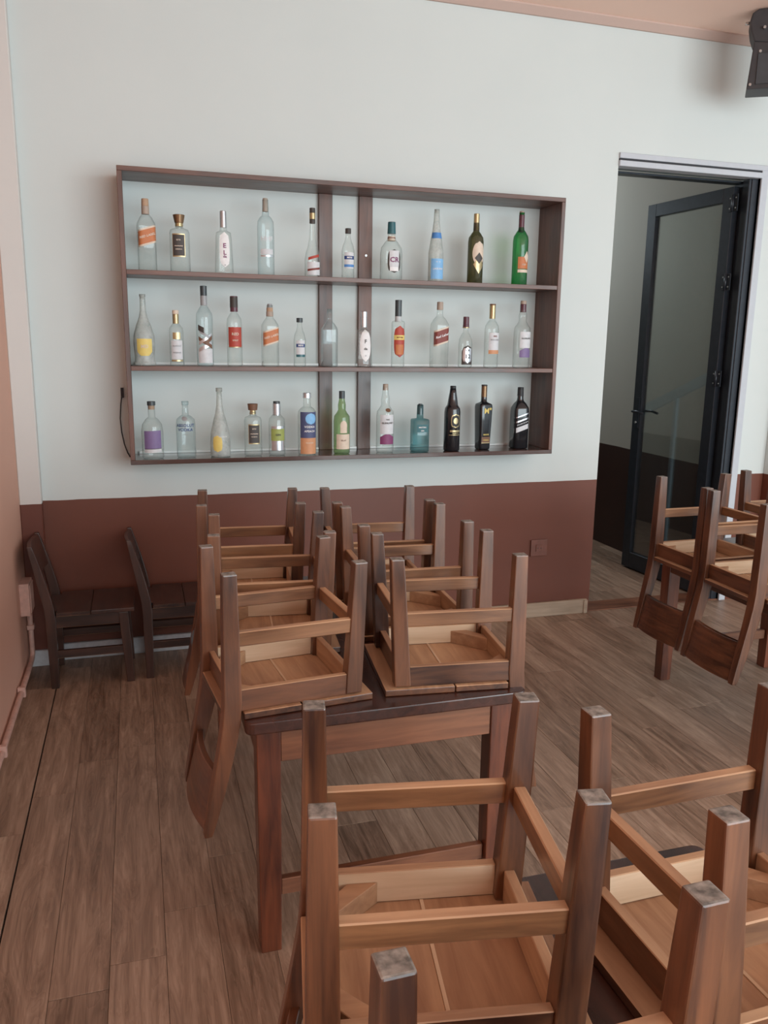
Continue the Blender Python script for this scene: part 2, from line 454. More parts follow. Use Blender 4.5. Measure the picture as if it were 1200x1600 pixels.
for x0, x1 in ((0.940, 1.012), (1.155, 1.228)):
    for za, zb in ((Z0, Z1 - TH), (Z1, Z2 - TH), (Z2, ZT - TH)):
        rp('back_batten', x0, x1, -0.022, 0, za, zb, mats=SHELF[2])
q = MB(); q.cyl((1.193, -0.022, 2.106), (1.193, -0.027, 2.106), 0.006, STEEL); q.build('screw', rack)
for z, w in ((Z1, 'middle'), (Z0, 'bottom')):
    e = tag(empty('led_strip', (0, W, z)), 'thin white light strip along the back of the %s shelf' % w, 'light strip', 'light strips in the bottle rack')
    for i, (xa, xb) in enumerate(((SX0 + TH + 0.02, 0.938), (1.014, 1.153), (1.230, SX1 - TH - 0.02))):
        q = MB(); q.box(xa, xb, -0.016, -0.002, 0.0005, 0.013, LEDM); q.build('strip_section', e, bevel=0.001)
def cable(pts, label, r=0.0028):
    q = MB(); q.tube(pts, r, RUBBER, 8); q.box(pts[0][0] - 0.007, pts[0][0] + 0.007, W - 0.013, W - 0.001, pts[0][2] - 0.03, pts[0][2] + 0.02, RUBBER)
    tag(q.build('cable'), label, 'cable')
cable([(-0.070, W - 0.006, 1.395), (-0.080, W - 0.006, 1.33), (-0.086, W - 0.006, 1.26), (-0.082, W - 0.006, 1.19), (-0.072, W - 0.006, 1.13), (-0.058, W - 0.006, 1.085), (-0.046, W - 0.006, 1.062)],
      'thin dark cable bowing out at the lower left side of the bottle rack')
cable([(2.243, W - 0.20, 1.563), (2.246, W - 0.20, 1.54), (2.240, W - 0.20, 1.51)], 'short dark cable end at the right side of the bottle rack', 0.003)
bpy.data.objects['cable.001'].location = (0, 0, 0)

# ---------------------------------------------------------------- bottles
LM = {}
def lm(name, col, rough=0.55, metal=0.0):
    if name not in LM: LM[name] = plain(name, col, rough, metal, var=0.06, scale=60)
    return LM[name]
C_ORANGE = lm('orange_print', (0.52, 0.17, 0.06)); C_RED = lm('red_print', (0.42, 0.06, 0.04)); C_DRED = lm('dark_red_print', (0.20, 0.035, 0.025))
C_WHITE = lm('white_print', (0.78, 0.76, 0.76)); C_CREAM = lm('cream_print', (0.68, 0.55, 0.44)); C_DARK = lm('dark_print', (0.055, 0.045, 0.04))
C_BLACK = lm('black_print', (0.02, 0.02, 0.022)); C_GOLD = lm('gold_foil', (0.46, 0.36, 0.20), 0.32, 0.7); C_BRONZE = lm('bronze_cap', (0.22, 0.13, 0.07), 0.3, 0.7)
C_SILVER = lm('silver_foil', (0.60, 0.60, 0.63), 0.28, 0.8); C_BLUE = lm('blue_print', (0.08, 0.24, 0.55)); C_LBLUE = lm('light_blue_print', (0.22, 0.46, 0.74))
C_NAVY = lm('navy_print', (0.03, 0.06, 0.20)); C_PURPLE = lm('purple_print', (0.20, 0.14, 0.29)); C_PLUM = lm('plum_print', (0.22, 0.05, 0.14))
C_YELLOW = lm('yellow_print', (0.72, 0.55, 0.16)); C_TEAL = lm('teal_cap', (0.02, 0.11, 0.13), 0.35); C_DTEAL = lm('dark_teal_print', (0.03, 0.13, 0.15))
C_CORK = lm('cork', (0.46, 0.30, 0.20), 0.8); C_TAN = lm('tan_cap', (0.40, 0.31, 0.25)); C_LIME = lm('lime_print', (0.32, 0.36, 0.10)); C_MAROON = lm('maroon_cap', (0.10, 0.03, 0.045), 0.35)
C_GREY = lm('grey_cap', (0.33, 0.33, 0.34), 0.4); C_DGREY = lm('charcoal_cap', (0.045, 0.055, 0.06), 0.35); C_PEACH = lm('peach_print', (0.60, 0.28, 0.14)); C_BROWN = lm('brown_print', (0.17, 0.08, 0.045))
C_INDIGO = lm('indigo_print', (0.07, 0.08, 0.17)); C_LGREY = lm('pale_grey_print', (0.62, 0.62, 0.64))

class Shape:
    def __init__(s, prof, h, r, n): s.prof = [(z * h, q * r) for z, q in prof]; s.n = n; s.h = h; s.r = r
    def rad(s, z):
        P = s.prof
        if z <= P[0][0]: return P[0][1]
        for (z0, r0), (z1, r1) in zip(P, P[1:]):
            if z <= z1: return r0 + (r1 - r0) * ((z - z0) / max(1e-9, z1 - z0))
        return P[-1][1]
    def sec(s, th, r):
        # cross-section exponent fades to round at the neck
        t = max(0.0, min(1.0, (r / s.r - 0.5) / 0.35)); n = 2 + (s.n - 2) * t
        c, q = math.cos(th), math.sin(th)
        k = (abs(c) ** n + abs(q) ** n) ** (-1.0 / n)
        return c * k * r, q * k * r
    def front(s, u, z, off):                # u metres sideways on the face looking at -y
        r = s.rad(z)
        if s.n >= 3:
            uu = max(-r * 0.985, min(r * 0.985, u)); n = s.n
            x, y = uu, -(r ** n - abs(uu) ** n) ** (1 / n)
            return Vector((x, y - off, z))
        x, y = s.sec(-PI / 2 + u / r, r)
        d = math.hypot(x, y)
        return Vector((x * (1 + off / d), y * (1 + off / d), z))

def smooth_prof(prof, sub=3):
    out = []
    for i in range(len(prof) - 1):
        p0 = prof[max(i - 1, 0)]; p1 = prof[i]; p2 = prof[i + 1]; p3 = prof[min(i + 2, len(prof) - 1)]
        steps = sub if abs(p2[1] - p1[1]) > 0.03 and (p2[0] - p1[0]) > 0.02 else 1
        for k in range(steps):
            t = k / steps
            h = t * t * (3 - 2 * t) * 0.35 + t * 0.65 if steps > 1 else t
            out.append((p1[0] + (p2[0] - p1[0]) * t, p1[1] + (p2[1] - p1[1]) * h))
    out.append(prof[-1])
    return out

def bottle_body(sh, mat, parent, seg=36):
    bm = bmesh.new(); rings = []
    outer = sh.prof
    path = [(outer[0][0], outer[0][1] * 0.9)] + [(z + (0.002 if i == 0 else 0), r) for i, (z, r) in enumerate(outer)]
    path += [(outer[-1][0], outer[-1][1] - 0.0025), (outer[-1][0] - 0.02, outer[-1][1] - 0.003)]
    for z, r in path:
        rings.append([bm.verts.new((*sh.sec(2 * PI * k / seg, r), z)) for k in range(seg)])
    for a, c in zip(rings, rings[1:]):
        for k in range(seg):
            f = bm.faces.new((a[k], a[(k + 1) % seg], c[(k + 1) % seg], c[k])); f.smooth = True
    bm.faces.new(rings[0][::-1])
    bmesh.ops.recalc_face_normals(bm, faces=bm.faces)
    me = bpy.data.meshes.new('glass_body'); bm.to_mesh(me); bm.free(); me.materials.append(mat)
    o = bpy.data.objects.new('glass_body', me); COL.objects.link(o); o.parent = parent
    return o

def capmesh(parts, h, r, parent, name='cap'):
    q = MB()
    for z0, z1, r0, r1, m in parts:
        i = q.mi(m); seg = 20
        a0, a1 = z0 * h, z1 * h; ra, rb = r0 * r, r1 * r
        prof = [(a0, ra * 0.6), (a0, ra), (a1 - 0.0015, rb), (a1, rb - 0.0015), (a1, rb * 0.4)]
        rings = [[q.bm.verts.new((math.cos(2 * PI * k / seg) * rr, math.sin(2 * PI * k / seg) * rr, z)) for k in range(seg)] for z, rr in prof]
        for a, c in zip(rings, rings[1:]):
            for k in range(seg):
                f = q.bm.faces.new((a[k], a[(k + 1) % seg], c[(k + 1) % seg], c[k])); f.material_index = i
        q.bm.faces.new(rings[0][::-1]).material_index = i; q.bm.faces.new(rings[-1]).material_index = i
    return q.build(name, parent)

def label_patch(sh, spec, parent, lay):
    kind, z0, z1, hw, m, slant = spec[:6]; cx = spec[6] if len(spec) > 6 else 0.0
    z0 *= sh.h; z1 *= sh.h; hw *= sh.r; cx *= sh.r
    off = 0.0007 + 0.0005 * lay
    NU, NV = 10, 10
    bm = bmesh.new(); g = []
    for v in range(NV + 1):
        t = v / NV; s = 1.0
        if kind == 'oval': s = math.sqrt(max(0.0, 1 - (2 * t - 1) ** 2)) + 0.02
        elif kind == 'round': s = min(1.0, (max(0.0, 1 - (2 * t - 1) ** 2)) ** 0.25 + 0.02)
        elif kind == 'arch': s = 1.0 if t < 0.55 else math.sqrt(max(0.0, 1 - ((t - 0.55) / 0.45) ** 2)) + 0.03
        elif kind == 'shield': s = min(1.0, 0.5 + t * 2.2)
        elif kind == 'diamond': s = 1 - abs(2 * t - 1) + 0.02
        elif kind == 'hill': s = 1.0 if t < 0.7 else 1 - (t - 0.7) / 0.3 * 0.75
        row = []
        for u in range(NU + 1):
            uu = cx + (2 * u / NU - 1) * hw * s
            z = z0 + (z1 - z0) * t + slant * (uu - cx)
            row.append(bm.verts.new(sh.front(uu, z, off)))
        g.append(row)
    for v in range(NV):
        for u in range(NU):
            f = bm.faces.new((g[v][u], g[v][u + 1], g[v + 1][u + 1], g[v + 1][u])); f.smooth = True
    me = bpy.data.meshes.new('label'); bm.to_mesh(me); bm.free(); me.materials.append(m)
    o = bpy.data.objects.new('label', me); COL.objects.link(o); o.parent = parent
    return o

def text_mesh(txt, size):
    cu = bpy.data.curves.new('lettering', 'FONT'); cu.body = txt; cu.size = size
    cu.align_x = 'CENTER'; cu.align_y = 'CENTER'; cu.resolution_u = 2; cu.space_character = 1.05
    cu.offset = size * 0.028
    ob = bpy.data.objects.new('tmp', cu); COL.objects.link(ob)
    bpy.context.view_layer.update()
    me = bpy.data.meshes.new_from_object(ob.evaluated_get(bpy.context.evaluated_depsgraph_get()))
    bpy.data.objects.remove(ob); bpy.data.curves.remove(cu)
    return me

def lettering(sh, spec, parent, lay):
    txt, z, size, m, slant = spec[:5]; cx = spec[5] if len(spec) > 5 else 0.0
    me = text_mesh(txt, size); me.name = 'lettering'
    for v in me.vertices:
        u = v.co.x + cx * sh.r
        v.co = sh.front(u, z * sh.h + v.co.y + slant * (u - cx * sh.r), 0.0014 + 0.0005 * lay)
    me.materials.clear(); me.materials.append(m)
    o = bpy.data.objects.new('lettering', me); COL.objects.link(o); o.parent = parent
    return o

# outlines: (height fraction, width fraction)
P_SQ = [(0, .94), (.015, 1), (.60, 1), (.66, .97), (.73, .72), (.79, .42), (.83, .38), (1, .38)]
P_WINE = [(0, .94), (.015, 1), (.60, 1), (.66, .93), (.71, .66), (.75, .40), (.80, .34), (1, .34)]
P_SHORT = [(0, .94), (.02, 1), (.60, 1), (.68, .93), (.735, .62), (.77, .40), (1, .36)]
P_ROUND = [(0, .90), (.03, 1), (.45, 1), (.56, .92), (.64, .66), (.70, .40), (.76, .34), (1, .34)]
P_FLARE = [(0, .95), (.03, 1), (.06, .92), (.14, .90), (.30, .98), (.42, .94), (.55, .70), (.68, .40), (.78, .27), (.96, .24), (.97, .29), (1, .29)]
P_BELL = [(0, .95), (.02, 1), (.26, 1), (.36, .86), (.46, .58), (.58, .40), (.72, .34), (1, .34)]
P_SLIM = [(0, .95), (.02, 1), (.40, 1), (.55, .80), (.70, .56), (.85, .40), (1, .34)]
P_LONG = [(0, .95), (.02, 1), (.62, 1), (.70, .96), (.75, .72), (.78, .42), (1, .36)]
P_STUBBY = [(0, .94), (.02, 1), (.68, 1), (.74, .90), (.77, .50), (.79, .38), (.84, .38)]
P_TAPER = [(0, .98), (.02, 1), (.06, .96), (.58, .82), (.66, .76), (.69, .40), (.72, .36), (1, .34)]
P_CYL = [(0, .95), (.015, 1), (.66, 1), (.685, .92), (.70, .50), (1, .48)]
P_BOX = [(0, .97), (.015, 1), (.66, 1), (.68, .92), (.70, .42), (1, .38)]
P_WHISKY = [(0, .94), (.02, 1), (.52, 1), (.60, .94), (.66, .62), (.70, .46), (.78, .48), (.86, .36), (.93, .30), (1, .30)]
P_DOME = [(0, .94), (.03, 1), (.48, 1), (.60, .90), (.68, .62), (.73, .32), (1, .32)]
P_CHAMP = [(0, .94), (.02, 1), (.20, 1), (.34, .93), (.52, .66), (.64, .42), (.76, .30), (.94, .24), (.945, .32), (1, .32)]
P_SMALL = [(0, .94), (.02, 1), (.56, 1), (.66, .84), (.76, .52), (.84, .40), (1, .38)]
P_TRAP = [(0, .80), (.02, .84), (.66, 1.0), (.70, .94), (.74, .42), (.80, .40), (1, .36)]

def red_label_set(dark=False):
    m = C_DRED if dark else C_ORANGE
    return [('rect', .36, .60, .99, C_CREAM, .32), ('rect', .385, .575, .99, m, .32)], [('RED LABEL', .485, .0145, C_CREAM, .32)]

B = []
def add(x, y, z, h, r, prof, n, gl, caps, labels, texts, text, rot=0, group='glass bottles on the wall rack'):
    B.append((x, y, z, h, r, prof, n, gl, caps, labels, texts, text, rot, group))
la, te = red_label_set()
add(.077, 4.17, Z2, .327, .0415, P_SQ, 5, 'clear', [(.79, .90, .43, .43, C_TAN), (.90, 1.0, .41, .39, C_CORK)], la, te,
    'square clear bottle with slanted orange label, first on the top shelf from the left', 6)
add(.229, 4.17, Z2, .264, .047, P_STUBBY, 2.4, 'clear', [(.80, .86, .40, .40, C_GOLD), (.86, 1.0, .44, .60, C_BRONZE)],
    [('rect', .26, .66, .62, C_GOLD, 0, -.15), ('rect', .28, .64, .56, C_DARK, 0, -.15)], [('ESTD', .55, .008, C_CREAM, 0, -.15), ('~~~', .45, .02, C_CREAM, 0, -.15), ('RESERVA', .39, .007, C_CREAM, 0, -.15)],
    'stubby clear bottle with black label and flared bronze stopper on the top shelf', 0)
add(.437, 4.17, Z2, .293, .046, P_TAPER, 2.6, 'clear', [(.74, 1.0, .36, .34, C_SILVER)], [('round', .10, .66, .50, C_WHITE, 0)],
    [('E', .44, .030, C_PLUM, 0), ('L', .33, .028, C_PLUM, 0), ('da', .27, .017, C_PLUM, 0), ('o', .14, .012, C_GREY, 0)],
    'tapering clear bottle with white oblong label and silver cap on the top shelf')
add(.642, 4.17, Z2, .364, .041, P_LONG, 2, 'cool', [(.83, 1.0, .34, .30, C_TAN)], [('rect', .27, .34, .80, C_LGREY, 0), ('rect', .24, .26, .80, C_SILVER, 0)],
    [('HHF', .47, .030, C_LGREY, 0)], 'tall clear round bottle with tan cork and faint grey print on the top shelf')
add(.876, 4.17, Z2, .333, .039, P_BELL, 2, 'clear', [(.78, .84, .37, .37, C_DARK), (.84, .93, .38, .38, C_GOLD), (.93, 1.0, .37, .36, C_DARK)],
    [('rect', .03, .22, .90, C_LGREY, 0), ('rect', .27, .31, .75, C_RED, .30), ('rect', .10, .13, .85, C_DRED, .15)], [],
    'bell-shaped clear bottle with long neck and red striped label beside the left batten')
add(1.06, 4.17, Z2, .246, .032, P_SMALL, 2, 'clear', [(.90, 1.0, .46, .46, C_DARK)], [('rect', .20, .52, .82, C_LGREY, 0), ('rect', .38, .45, .84, C_NAVY, 0), ('rect', .23, .28, .84, C_BLUE, 0)],
    [('MINI', .415, .012, C_WHITE, 0)], 'small clear bottle with blue and silver label between the battens on the top shelf')
add(1.29, 4.17, Z2, .289, .0575, P_ROUND, 2, 'clear', [(.68, .76, .35, .35, C_CREAM), (.72, .74, .36, .36, C_DRED), (.80, 1.0, .38, .34, C_TEAL)],
    [('round', .12, .52, .62, C_DARK, 0), ('shield', .16, .50, .45, C_LGREY, 0), ('rect', .15, .22, .40, C_WHITE, 0)], [('CR', .34, .034, C_PLUM, 0)],
    'broad round-shouldered clear bottle with crest label and teal cap on the top shelf')
add(1.535, 4.17, Z2, .365, .0395, P_SLIM, 2, 'frost', [], [('rect', .04, .32, .99, C_LBLUE, 0), ('rect', .60, .68, .9, C_BLUE, 0)], [('LAGUNA', .18, .013, C_WHITE, 0), ('* *', .26, .02, C_WHITE, 0)],
    'slim frosted bottle with bright blue label and open top on the top shelf')
add(1.759, 4.17, Z2, .356, .0415, P_WINE, 2, 'olive', [(.76, 1.0, .37, .37, C_GOLD)], [('oval', .26, .60, .86, C_CREAM, 0, .1), ('diamond', .14, .40, .72, C_GOLD, 0, .1), ('diamond', .28, .44, .55, C_DARK, 0, .1)], [],
    'olive wine bottle with round cream label and gold capsule on the top shelf')
add(2.02, 4.17, Z2, .384, .042, P_WINE, 2, 'green', [(.72, .95, .36, .36, C_MAROON), (.95, 1.0, .33, .31, C_TAN)],
    [('rect', .22, .38, .80, C_ORANGE, 0, .12), ('rect', .17, .21, .80, C_CREAM, 0, .12), ('diamond', .30, .46, .42, C_CREAM, 0, .5)], [('1757', .275, .012, C_CREAM, 0, .1)],
    'green wine bottle with orange label and cream band, last on the top shelf')
# middle shelf
add(.046, 4.16, Z1, .335, .052, P_FLARE, 2, 'frost', [], [('shield', .14, .38, .72, C_YELLOW, 0)], [('MD', .27, .022, C_CREAM, 0)],
    'open dusty flared bottle with yellow shield label, first on the middle shelf')
add(.197, 4.16, Z1, .265, .034, P_SHORT, 2, 'clear', [(.76, .93, .44, .44, C_GOLD), (.93, 1.0, .46, .44, C_CREAM)], [('rect', .12, .46, .85, C_LGREY, 0), ('rect', .48, .60, .55, C_GOLD, 0), ('rect', .08, .11, .85, C_GOLD, 0)],
    [('BLANCO', .36, .009, C_GREY, 0), ('RESERVE', .24, .009, C_GREY, 0)], 'small clear bottle with pale label and gold capped neck on the middle shelf')
add(.333, 4.16, Z1, .383, .0405, P_WINE, 2, 'cool', [(.76, .88, .40, .40, C_GREY), (.88, 1.0, .40, .40, C_DGREY)],
    [('rect', .04, .22, .95, C_LGREY, 0), ('rect', .22, .27, .8, C_SILVER, .5), ('rect', .27, .32, .85, C_BROWN, -.6), ('rect', .32, .36, .8, C_SILVER, .7), ('rect', .37, .41, .7, C_GREY, -.7), ('rect', .43, .50, .35, C_DARK, -.5, -.5), ('rect', .30, .35, .4, C_BROWN, .9, .4)],
    [], 'tall clear bottle with silver and brown zigzag decoration on the middle shelf')
add(.478, 4.16, Z1, .339, .0375, P_SHORT, 2, 'clear', [(.78, 1.0, .50, .50, C_MAROON), (.84, .99, .515, .51, C_DARK)], [('rect', .27, .56, .97, C_RED, 0), ('rect', .27, .28, .97, C_GOLD, 0)],
    [('RED', .46, .018, C_CREAM, 0), ('SPIRIT', .37, .010, C_CREAM, 0)], 'clear bottle with glossy red label and dark neck seal on the middle shelf')
la, te = red_label_set()
add(.655, 4.16, Z1, .307, .0405, P_SQ, 5, 'clear', [(.80, .88, .44, .44, C_TAN), (.88, .94, .40, .40, C_CORK), (.94, 1.0, .32, .30, C_GREY)], la, te,
    'square clear bottle with slanted orange label standing mid-left on the middle shelf', 3)
add(.806, 4.16, Z1, .242, .0305, P_SMALL, 2, 'clear', [(.91, 1.0, .52, .52, C_DGREY)], [('rect', .20, .54, .75, C_LGREY, 0), ('rect', .40, .47, .77, C_NAVY, 0), ('rect', .20, .25, .77, C_TEAL, 0)],
    [('MINI', .435, .012, C_WHITE, 0)], 'smallest clear bottle with black cap, left of the left batten on the middle shelf')
add(.961, 4.16, Z1, .29, .0385, P_SQ, 6, 'cool', [], [], [], 'bare clear bottle without cap or label in front of the left batten')
add(1.144, 4.16, Z1, .282, .045, P_TAPER, 2.6, 'clear', [(.72, .90, .36, .36, C_SILVER), (.90, 1.0, .38, .38, C_SILVER)], [('oval', .10, .68, .62, C_WHITE, 0)],
    [('F', .46, .026, C_DARK, 0), ('da', .33, .018, C_DARK, 0), ('o', .21, .014, C_GREY, 0)], 'clear bottle with white oval label and silver cap on the middle shelf')
add(1.331, 4.16, Z1, .345, .035, P_CYL, 2, 'clear', [(.68, .76, .50, .50, C_LGREY), (.76, 1.0, .50, .50, C_DGREY)],
    [('round', .15, .62, .92, C_RED, 0), ('rect', .41, .48, .92, C_YELLOW, 0), ('rect', .19, .34, .6, C_ORANGE, 0)], [('BITTER', .445, .010, C_DRED, 0)],
    'cylindrical clear bottle with red and yellow label and long black cap')
la, te = red_label_set(True)
add(1.563, 4.16, Z1, .342, .043, P_SQ, 5, 'clear', [(.88, 1.0, .40, .38, C_TAN)], la, [('Red Label', .485, .0170, C_WHITE, .32)],
    'tall square clear bottle with slanted dark red label on the middle shelf', 2)
add(1.715, 4.16, Z1, .269, .0375, P_ROUND, 2, 'clear', [(.78, .80, .50, .50, C_GOLD), (.78, .84, .46, .46, C_MAROON), (.84, 1.0, .44, .42, C_MAROON)], [('arch', .06, .44, .88, C_DARK, 0), ('round', .09, .41, .74, C_SILVER, 0)],
    [('12', .22, .03, C_DARK, 0), ('CR', .34, .016, C_DARK, 0)], 'short round clear bottle with silver crest label and maroon cap')
add(1.867, 4.16, Z1, .34, .039, P_WINE, 2, 'clear', [(.77, .98, .42, .42, C_GOLD), (.98, 1.0, .43, .43, C_BROWN)], [('rect', .27, .55, .86, C_LGREY, 0, .1), ('rect', .22, .28, .86, C_PEACH, 0, .1)],
    [('oo', .50, .018, C_DRED, 0, .1), ('MACAN', .44, .013, C_GREY, 0, .1)], 'clear bottle with white label, orange band and gold neck on the middle shelf')
add(2.049, 4.16, Z1, .362, .046, P_WHISKY, 2, 'clear', [(.83, .95, .36, .36, C_MAROON), (.95, 1.0, .36, .34, C_TAN)], [('rect', .30, .54, .80, C_LGREY, 0, .15), ('hill', .16, .30, .80, C_PURPLE, 0, .15)],
    [('GLENLIVET', .44, .011, C_DARK, 0, .15)], 'clear whisky bottle with purple hill label, last on the middle shelf')
# bottom shelf
add(.065, 4.14, Z0, .28, .052, P_DOME, 2, 'clear', [(.86, .93, .30, .30, C_CORK), (.93, 1.0, .38, .38, C_DGREY)], [('rect', .19, .50, .84, C_PURPLE, .03), ('rect', .12, .18, .84, C_LGREY, .03), ('rect', .18, .19, .84, C_DARK, .03)], [],
    'domed clear bottle with plain purple label, first on the bottom shelf')
add(.226, 4.15, Z0, .279, .047, [(0, .94), (.02, 1), (.60, 1), (.68, .93), (.73, .64), (.76, .34), (.93, .30), (.94, .38), (1, .38)], 2, 'cool', [], [('oval', .66, .74, .28, C_GREY, 0, -.15)],
    [('ABSOLUT', .58, .0205, C_NAVY, 0, -.1), ('VODKA', .505, .0205, C_NAVY, 0, -.1), ('of Sweden', .42, .006, C_GREY, 0, -.1)],
    'open clear bottle with blue capital lettering printed on the glass')
add(.394, 4.15, Z0, .344, .0505, P_CHAMP, 2, 'frost', [], [('round', .08, .32, .48, C_YELLOW, 0, -.38)], [('PROSECCO', .30, .008, C_WHITE, 0, .2)],
    'open dusty sparkling-wine bottle with orange-yellow label on the bottom shelf')
add(.56, 4.15, Z0, .264, .044, P_STUBBY, 2.4, 'clear', [(.80, .84, .36, .36, C_GOLD), (.84, .88, .34, .34, C_GOLD), (.88, 1.0, .52, .60, C_BROWN)],
    [('rect', .24, .62, .64, C_GOLD, 0), ('rect', .26, .60, .58, C_DARK, 0)], [('ESTD', .53, .008, C_CREAM, 0), ('~~~', .44, .02, C_CREAM, 0), ('RESERVA', .38, .007, C_CREAM, 0)],
    'stubby clear bottle with black label and brown wooden stopper on the bottom shelf')
add(.682, 4.15, Z0, .276, .042, P_SHORT, 2, 'clear', [(.74, .96, .48, .48, C_SILVER), (.80, 1.0, .44, .42, C_DGREY)], [('rect', .10, .28, .86, C_SILVER, 0), ('rect', .28, .50, .90, C_LIME, 0), ('rect', .50, .55, .86, C_SILVER, 0)],
    [('GIN', .39, .014, C_DARK, 0)], 'clear bottle with lime green and silver label on the bottom shelf')
add(.84, 4.15, Z0, .318, .0475, P_LONG, 2, 'clear', [(.92, 1.0, .46, .44, C_SILVER)],
    [('rect', .02, .30, .98, C_PEACH, 0), ('rect', .28, .70, .98, C_INDIGO, 0), ('oval', .50, .68, .6, C_LBLUE, 0, .25)], [('VODKA', .46, .015, C_WHITE, 0, .1), ('APEACH', .39, .014, C_WHITE, 0, .1), ('FLAVOR', .20, .010, C_CREAM, 0, .1)],
    'bottle printed indigo above and orange below, left of the left batten')
add(1.026, 4.15, Z0, .327, .043, P_WHISKY, 2, 'pale', [(.88, 1.0, .36, .36, C_DGREY)], [('rect', .08, .32, .92, C_CREAM, 0), ('arch', .34, .54, .42, C_CREAM, 0)], [('ISLAY', .22, .010, C_BROWN, 0)],
    'pale green whisky bottle with cream label and black cap between the battens')
add(1.264, 4.15, Z0, .363, .047, P_WHISKY, 2, 'clear', [(.91, 1.0, .32, .30, C_TAN)], [('rect', .28, .56, .86, C_LGREY, 0), ('hill', .13, .28, .86, C_PLUM, 0), ('oval', .60, .655, .30, C_BROWN, 0, .1)],
    [('THE', .49, .010, C_DARK, 0), ('GLENLIVET', .44, .012, C_DARK, 0)], 'clear whisky bottle with plum hill label right of the battens on the bottom shelf')
add(1.461, 4.15, Z0, .258, .045, P_BOX, 5, 'teal', [(.78, .96, .36, .34, C_DTEAL), (.96, 1.0, .24, .24, C_DGREY)], [('rect', .42, .58, .70, C_DTEAL, 0)], [('MASTERS', .52, .010, C_WHITE, 0), ('GIN', .45, .010, C_WHITE, 0)],
    'short square teal-tinted bottle with dark cap on the bottom shelf')
add(1.648, 4.15, Z0, .353, .0445, P_WINE, 2, 'black', [(.74, 1.0, .37, .36, C_BLACK)], [('round', .36, .58, .60, C_GOLD, 0, .1), ('round', .38, .56, .50, C_BLACK, 0, .1), ('oval', .42, .52, .30, C_GOLD, 0, .1), ('rect', .30, .33, .7, C_GOLD, 0, .1), ('rect', .25, .26, .8, C_GOLD, 0, .1)], [('SALENTO', .28, .008, C_GOLD, 0, .1)],
    'black wine bottle with gold medallion print on the bottom shelf')
add(1.845, 4.18, Z0, .358, .040, P_TRAP, 6, 'black', [(.80, .98, .40, .40, C_BRONZE), (.98, 1.0, .42, .40, C_DARK)], [('rect', .10, .20, .66, C_BROWN, 0), ('rect', .10, .115, .66, C_GOLD, 0)], [('M"', .60, .040, C_YELLOW, 0, .1), ('MAXX', .235, .012, C_YELLOW, 0), ('VODKA', .15, .010, C_YELLOW, 0)],
    'black square-shouldered bottle with large yellow letter on the bottom shelf', 8)
add(2.072, 4.19, Z0, .343, .0445, P_SQ, 5, 'black', [(.86, 1.0, .40, .38, C_BLACK)], [('rect', .30, .38, .99, C_LGREY, .34), ('rect', .46, .485, .99, C_SILVER, .34), ('rect', .54, .56, .99, C_SILVER, .34)], [('DOUBLE BLACK', .42, .009, C_LGREY, .34)],
    'black square bottle with slanted silver stripes, last on the bottom shelf')

for (x, y, z, h, r, prof, n, gl, caps, labels, texts, text, rot, group) in B:
    root = tag(empty('bottle', (x, y, z + 0.0005), (0, 0, math.radians(rot))), text, 'bottle', group)
    if caps and caps[0][0] > 0.7 and prof[-1][0] > 0.9:
        zc = caps[-1][1]
        prof = [p for p in prof if p[0] < caps[-1][0]] + [(caps[-1][1] - 0.02, prof[-1][1])]
    sh = Shape(smooth_prof(prof), h, r, n)
    bottle_body(sh, G[gl], root)
    if caps: capmesh(caps, h, r, root)
    body = [c for c in root.children if c.name.startswith('glass_body')][0]
    holder = body
    for i, s in enumerate(labels): holder = label_patch(sh, s, root, i)
    for s in texts: lettering(sh, s, holder, len(labels))

